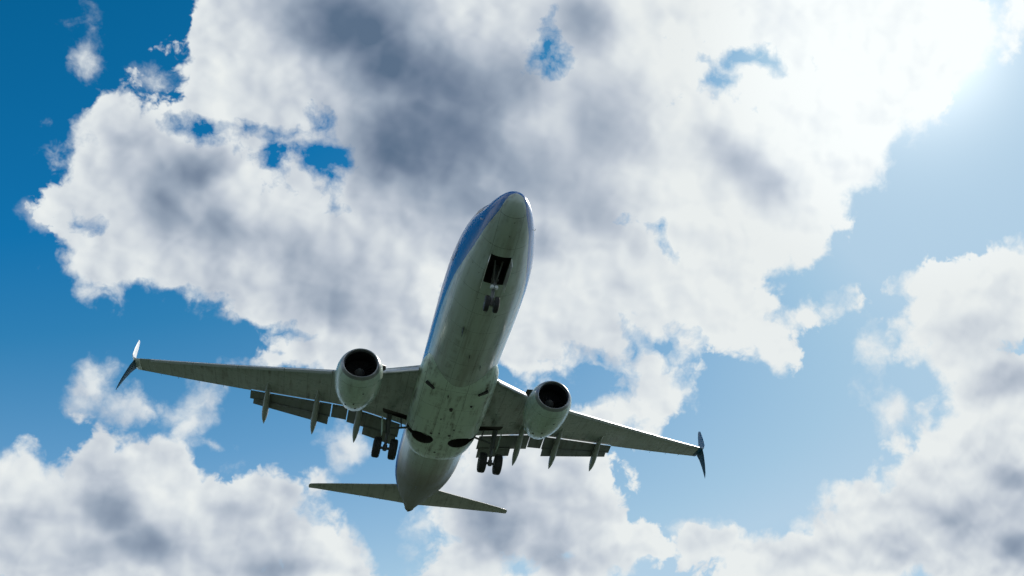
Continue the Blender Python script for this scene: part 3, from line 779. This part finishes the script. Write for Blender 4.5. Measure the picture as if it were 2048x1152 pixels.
        loft(bm, L); t_ = link('tyre', bm, M_TYRE, parent)
        bm = bmesh.new(); L = []
        for py, pr2 in ((-.52, .0001), (-.52, .18), (-.42, .2), (-.36, .5), (-.53, .56), (-.53, .61), (.53, .61), (.53, .56), (.36, .5), (.42, .2), (.52, .18), (.52, .0001)):
            L.append([Vector((c[0] + r * pr2 * math.cos(2 * PI * i / n_), c[1] + py * w_, c[2] + r * pr2 * math.sin(2 * PI * i / n_))) for i in range(n_)])
        loft(bm, L); link('rim', bm, M_RIM, parent)
    for dy in (-.43, .43): wheel(gear, (gx, s * (gy + dy), gz), .565, .41, .3)

    # ---------------------------------------------------------------- tailplane
    bm = bmesh.new(); loops = []
    for y, xl, xt in ((.3, 33.2, 36.9), (1.0, 33.75, 37.0), (3, 35.0, 37.4), (5, 36.2, 37.85), (6.6, 37.2, 38.2), (7.1, 37.55, 38.35), (7.22, 37.8, 38.35)):
        loops.append(airfoil(xl, xt, y, 1.07 + (y - .8) * .122, xt - xl, .09, camber=0, s=s))
    loft(bm, loops); tail_ = link('tailplane', bm, M_TAIL, jet)

    for y_ in (2.2, 3.6, 5.0, 6.2):
        xt = interp([(1.0, 37.0), (3, 37.4), (5, 37.85), (6.6, 38.2)], y_)[0]; bm = bmesh.new(); z = 1.07 + (y_ - .8) * .122
        tube(bm, (xt - .04, s * y_, z), (xt + .2, s * y_, z), .012, .005, 6); link('static_wick', bm, M_BLACK, tail_)

# vertical fin
bm = bmesh.new(); loops = []
for z, xl, xt in ((1.5, 30.3, 37.2), (2.6, 31.9, 37.3), (3.6, 33.0, 37.5), (6, 34.7, 38.3), (8.4, 36.4, 39.0), (8.9, 36.9, 39.1)):
    c_ = xt - xl
    L = []
    for i in range(24):
        a = 2 * PI * i / 24; u = (1 - math.cos(a)) / 2
        L.append(Vector((xl + u * c_, math.copysign(.20 * min(c_, 4.5) * math.sqrt(u) * (1 - u) , math.sin(a)), z)))
    loops.append(L)
loft(bm, loops); link('tail_fin', bm, M_BLUEFIN, jet)

# ------------------------------------------------------------------ nose gear
nx_, nz_ = 4.0, -3.2
bm = bmesh.new()
tube(bm, (3.90, 0, -1.3), (3.95, 0, -2.35), .13, .12, 18)
tube(bm, (3.95, 0, -2.35), (nx_, 0, nz_ + .1), .075, .07, 16)
tube(bm, (nx_, -.26, nz_), (nx_, .26, nz_), .045, .045, 12)
tube(bm, (nx_, 0, nz_ + .16), (nx_, 0, nz_ - .07), .08, .075, 14)
ng = link('nose_landing_gear', bm, M_STRUT, jet)
bm = bmesh.new()
for s in (1, -1):
    tube(bm, (3.9, s * .05, -2.2), (3.15, s * .16, -1.55), .035, .035, 10)
tube(bm, (3.84, -.16, -2.05), (3.84, .16, -2.05), .05, .05, 10)
link('drag_brace', bm, M_STRUT, ng)
bm = bmesh.new()
tube(bm, (3.82, -.09, -2.5), (3.70, -.09, -2.5), .075, .08, 14); tube(bm, (3.82, .09, -2.5), (3.70, .09, -2.5), .075, .08, 14)
link('taxi_light', bm, M_LAMP, ng)
bm = bmesh.new()
tube(bm, (4.03, 0, -2.35), (4.28, 0, -2.75), .025, .025, 8); tube(bm, (4.28, 0, -2.75), (4.08, 0, nz_ + .12), .025, .025, 8)
link('torque_link', bm, M_STRUT, ng)
for s in (1, -1):
    wheel(ng, (nx_, s * .20, nz_), .345, .20, .18)
    bm = bmesh.new()
    L = []
    for x_ in (2.66, 3.2, 3.8, 4.34):
        zt2 = hermite(FUS, x_)[1] + .05
        y0 = .43
        L.append([Vector((x_, s * y0, zt2)), Vector((x_, s * (y0 + .03), zt2)), Vector((x_, s * (y0 + .10), zt2 - .42)), Vector((x_, s * (y0 + .07), zt2 - .42))])
    loft(bm, L); link('nose_gear_door', bm, M_WHITE, ng, smooth=False)

# ------------------------------------------------------------------ the ground
bm = bmesh.new()
N_ = 40
rings = [[Vector((r * math.cos(2 * PI * i / N_), r * math.sin(2 * PI * i / N_), 0)) for i in range(N_)] for r in (15, 60, 250, 1000, 4000, 20000)]
vs = loft(bm, rings, cap0=True, cap1=False)
mg, n, b = principled('grass_field', (.06, .09, .03), .9)
oc = n.new('ShaderNodeTexCoord').outputs['Object']
g1 = n.noise(oc, .05, 6, .6, dim='3D'); g2 = n.noise(oc, 3.0, 6, .65, dim='3D')
gc = n.mix(n.ss(g1, .35, .65), (.027, .052, .032, 1), (.050, .070, .044, 1))
n.put(b.inputs['Base Color'], n.mix(n.ss(g2, .3, .7, 0, .5), gc, (.018, .034, .016, 1)))
gr = link('ground', bm, mg, None, smooth=False)
gr['kind'] = 'structure'
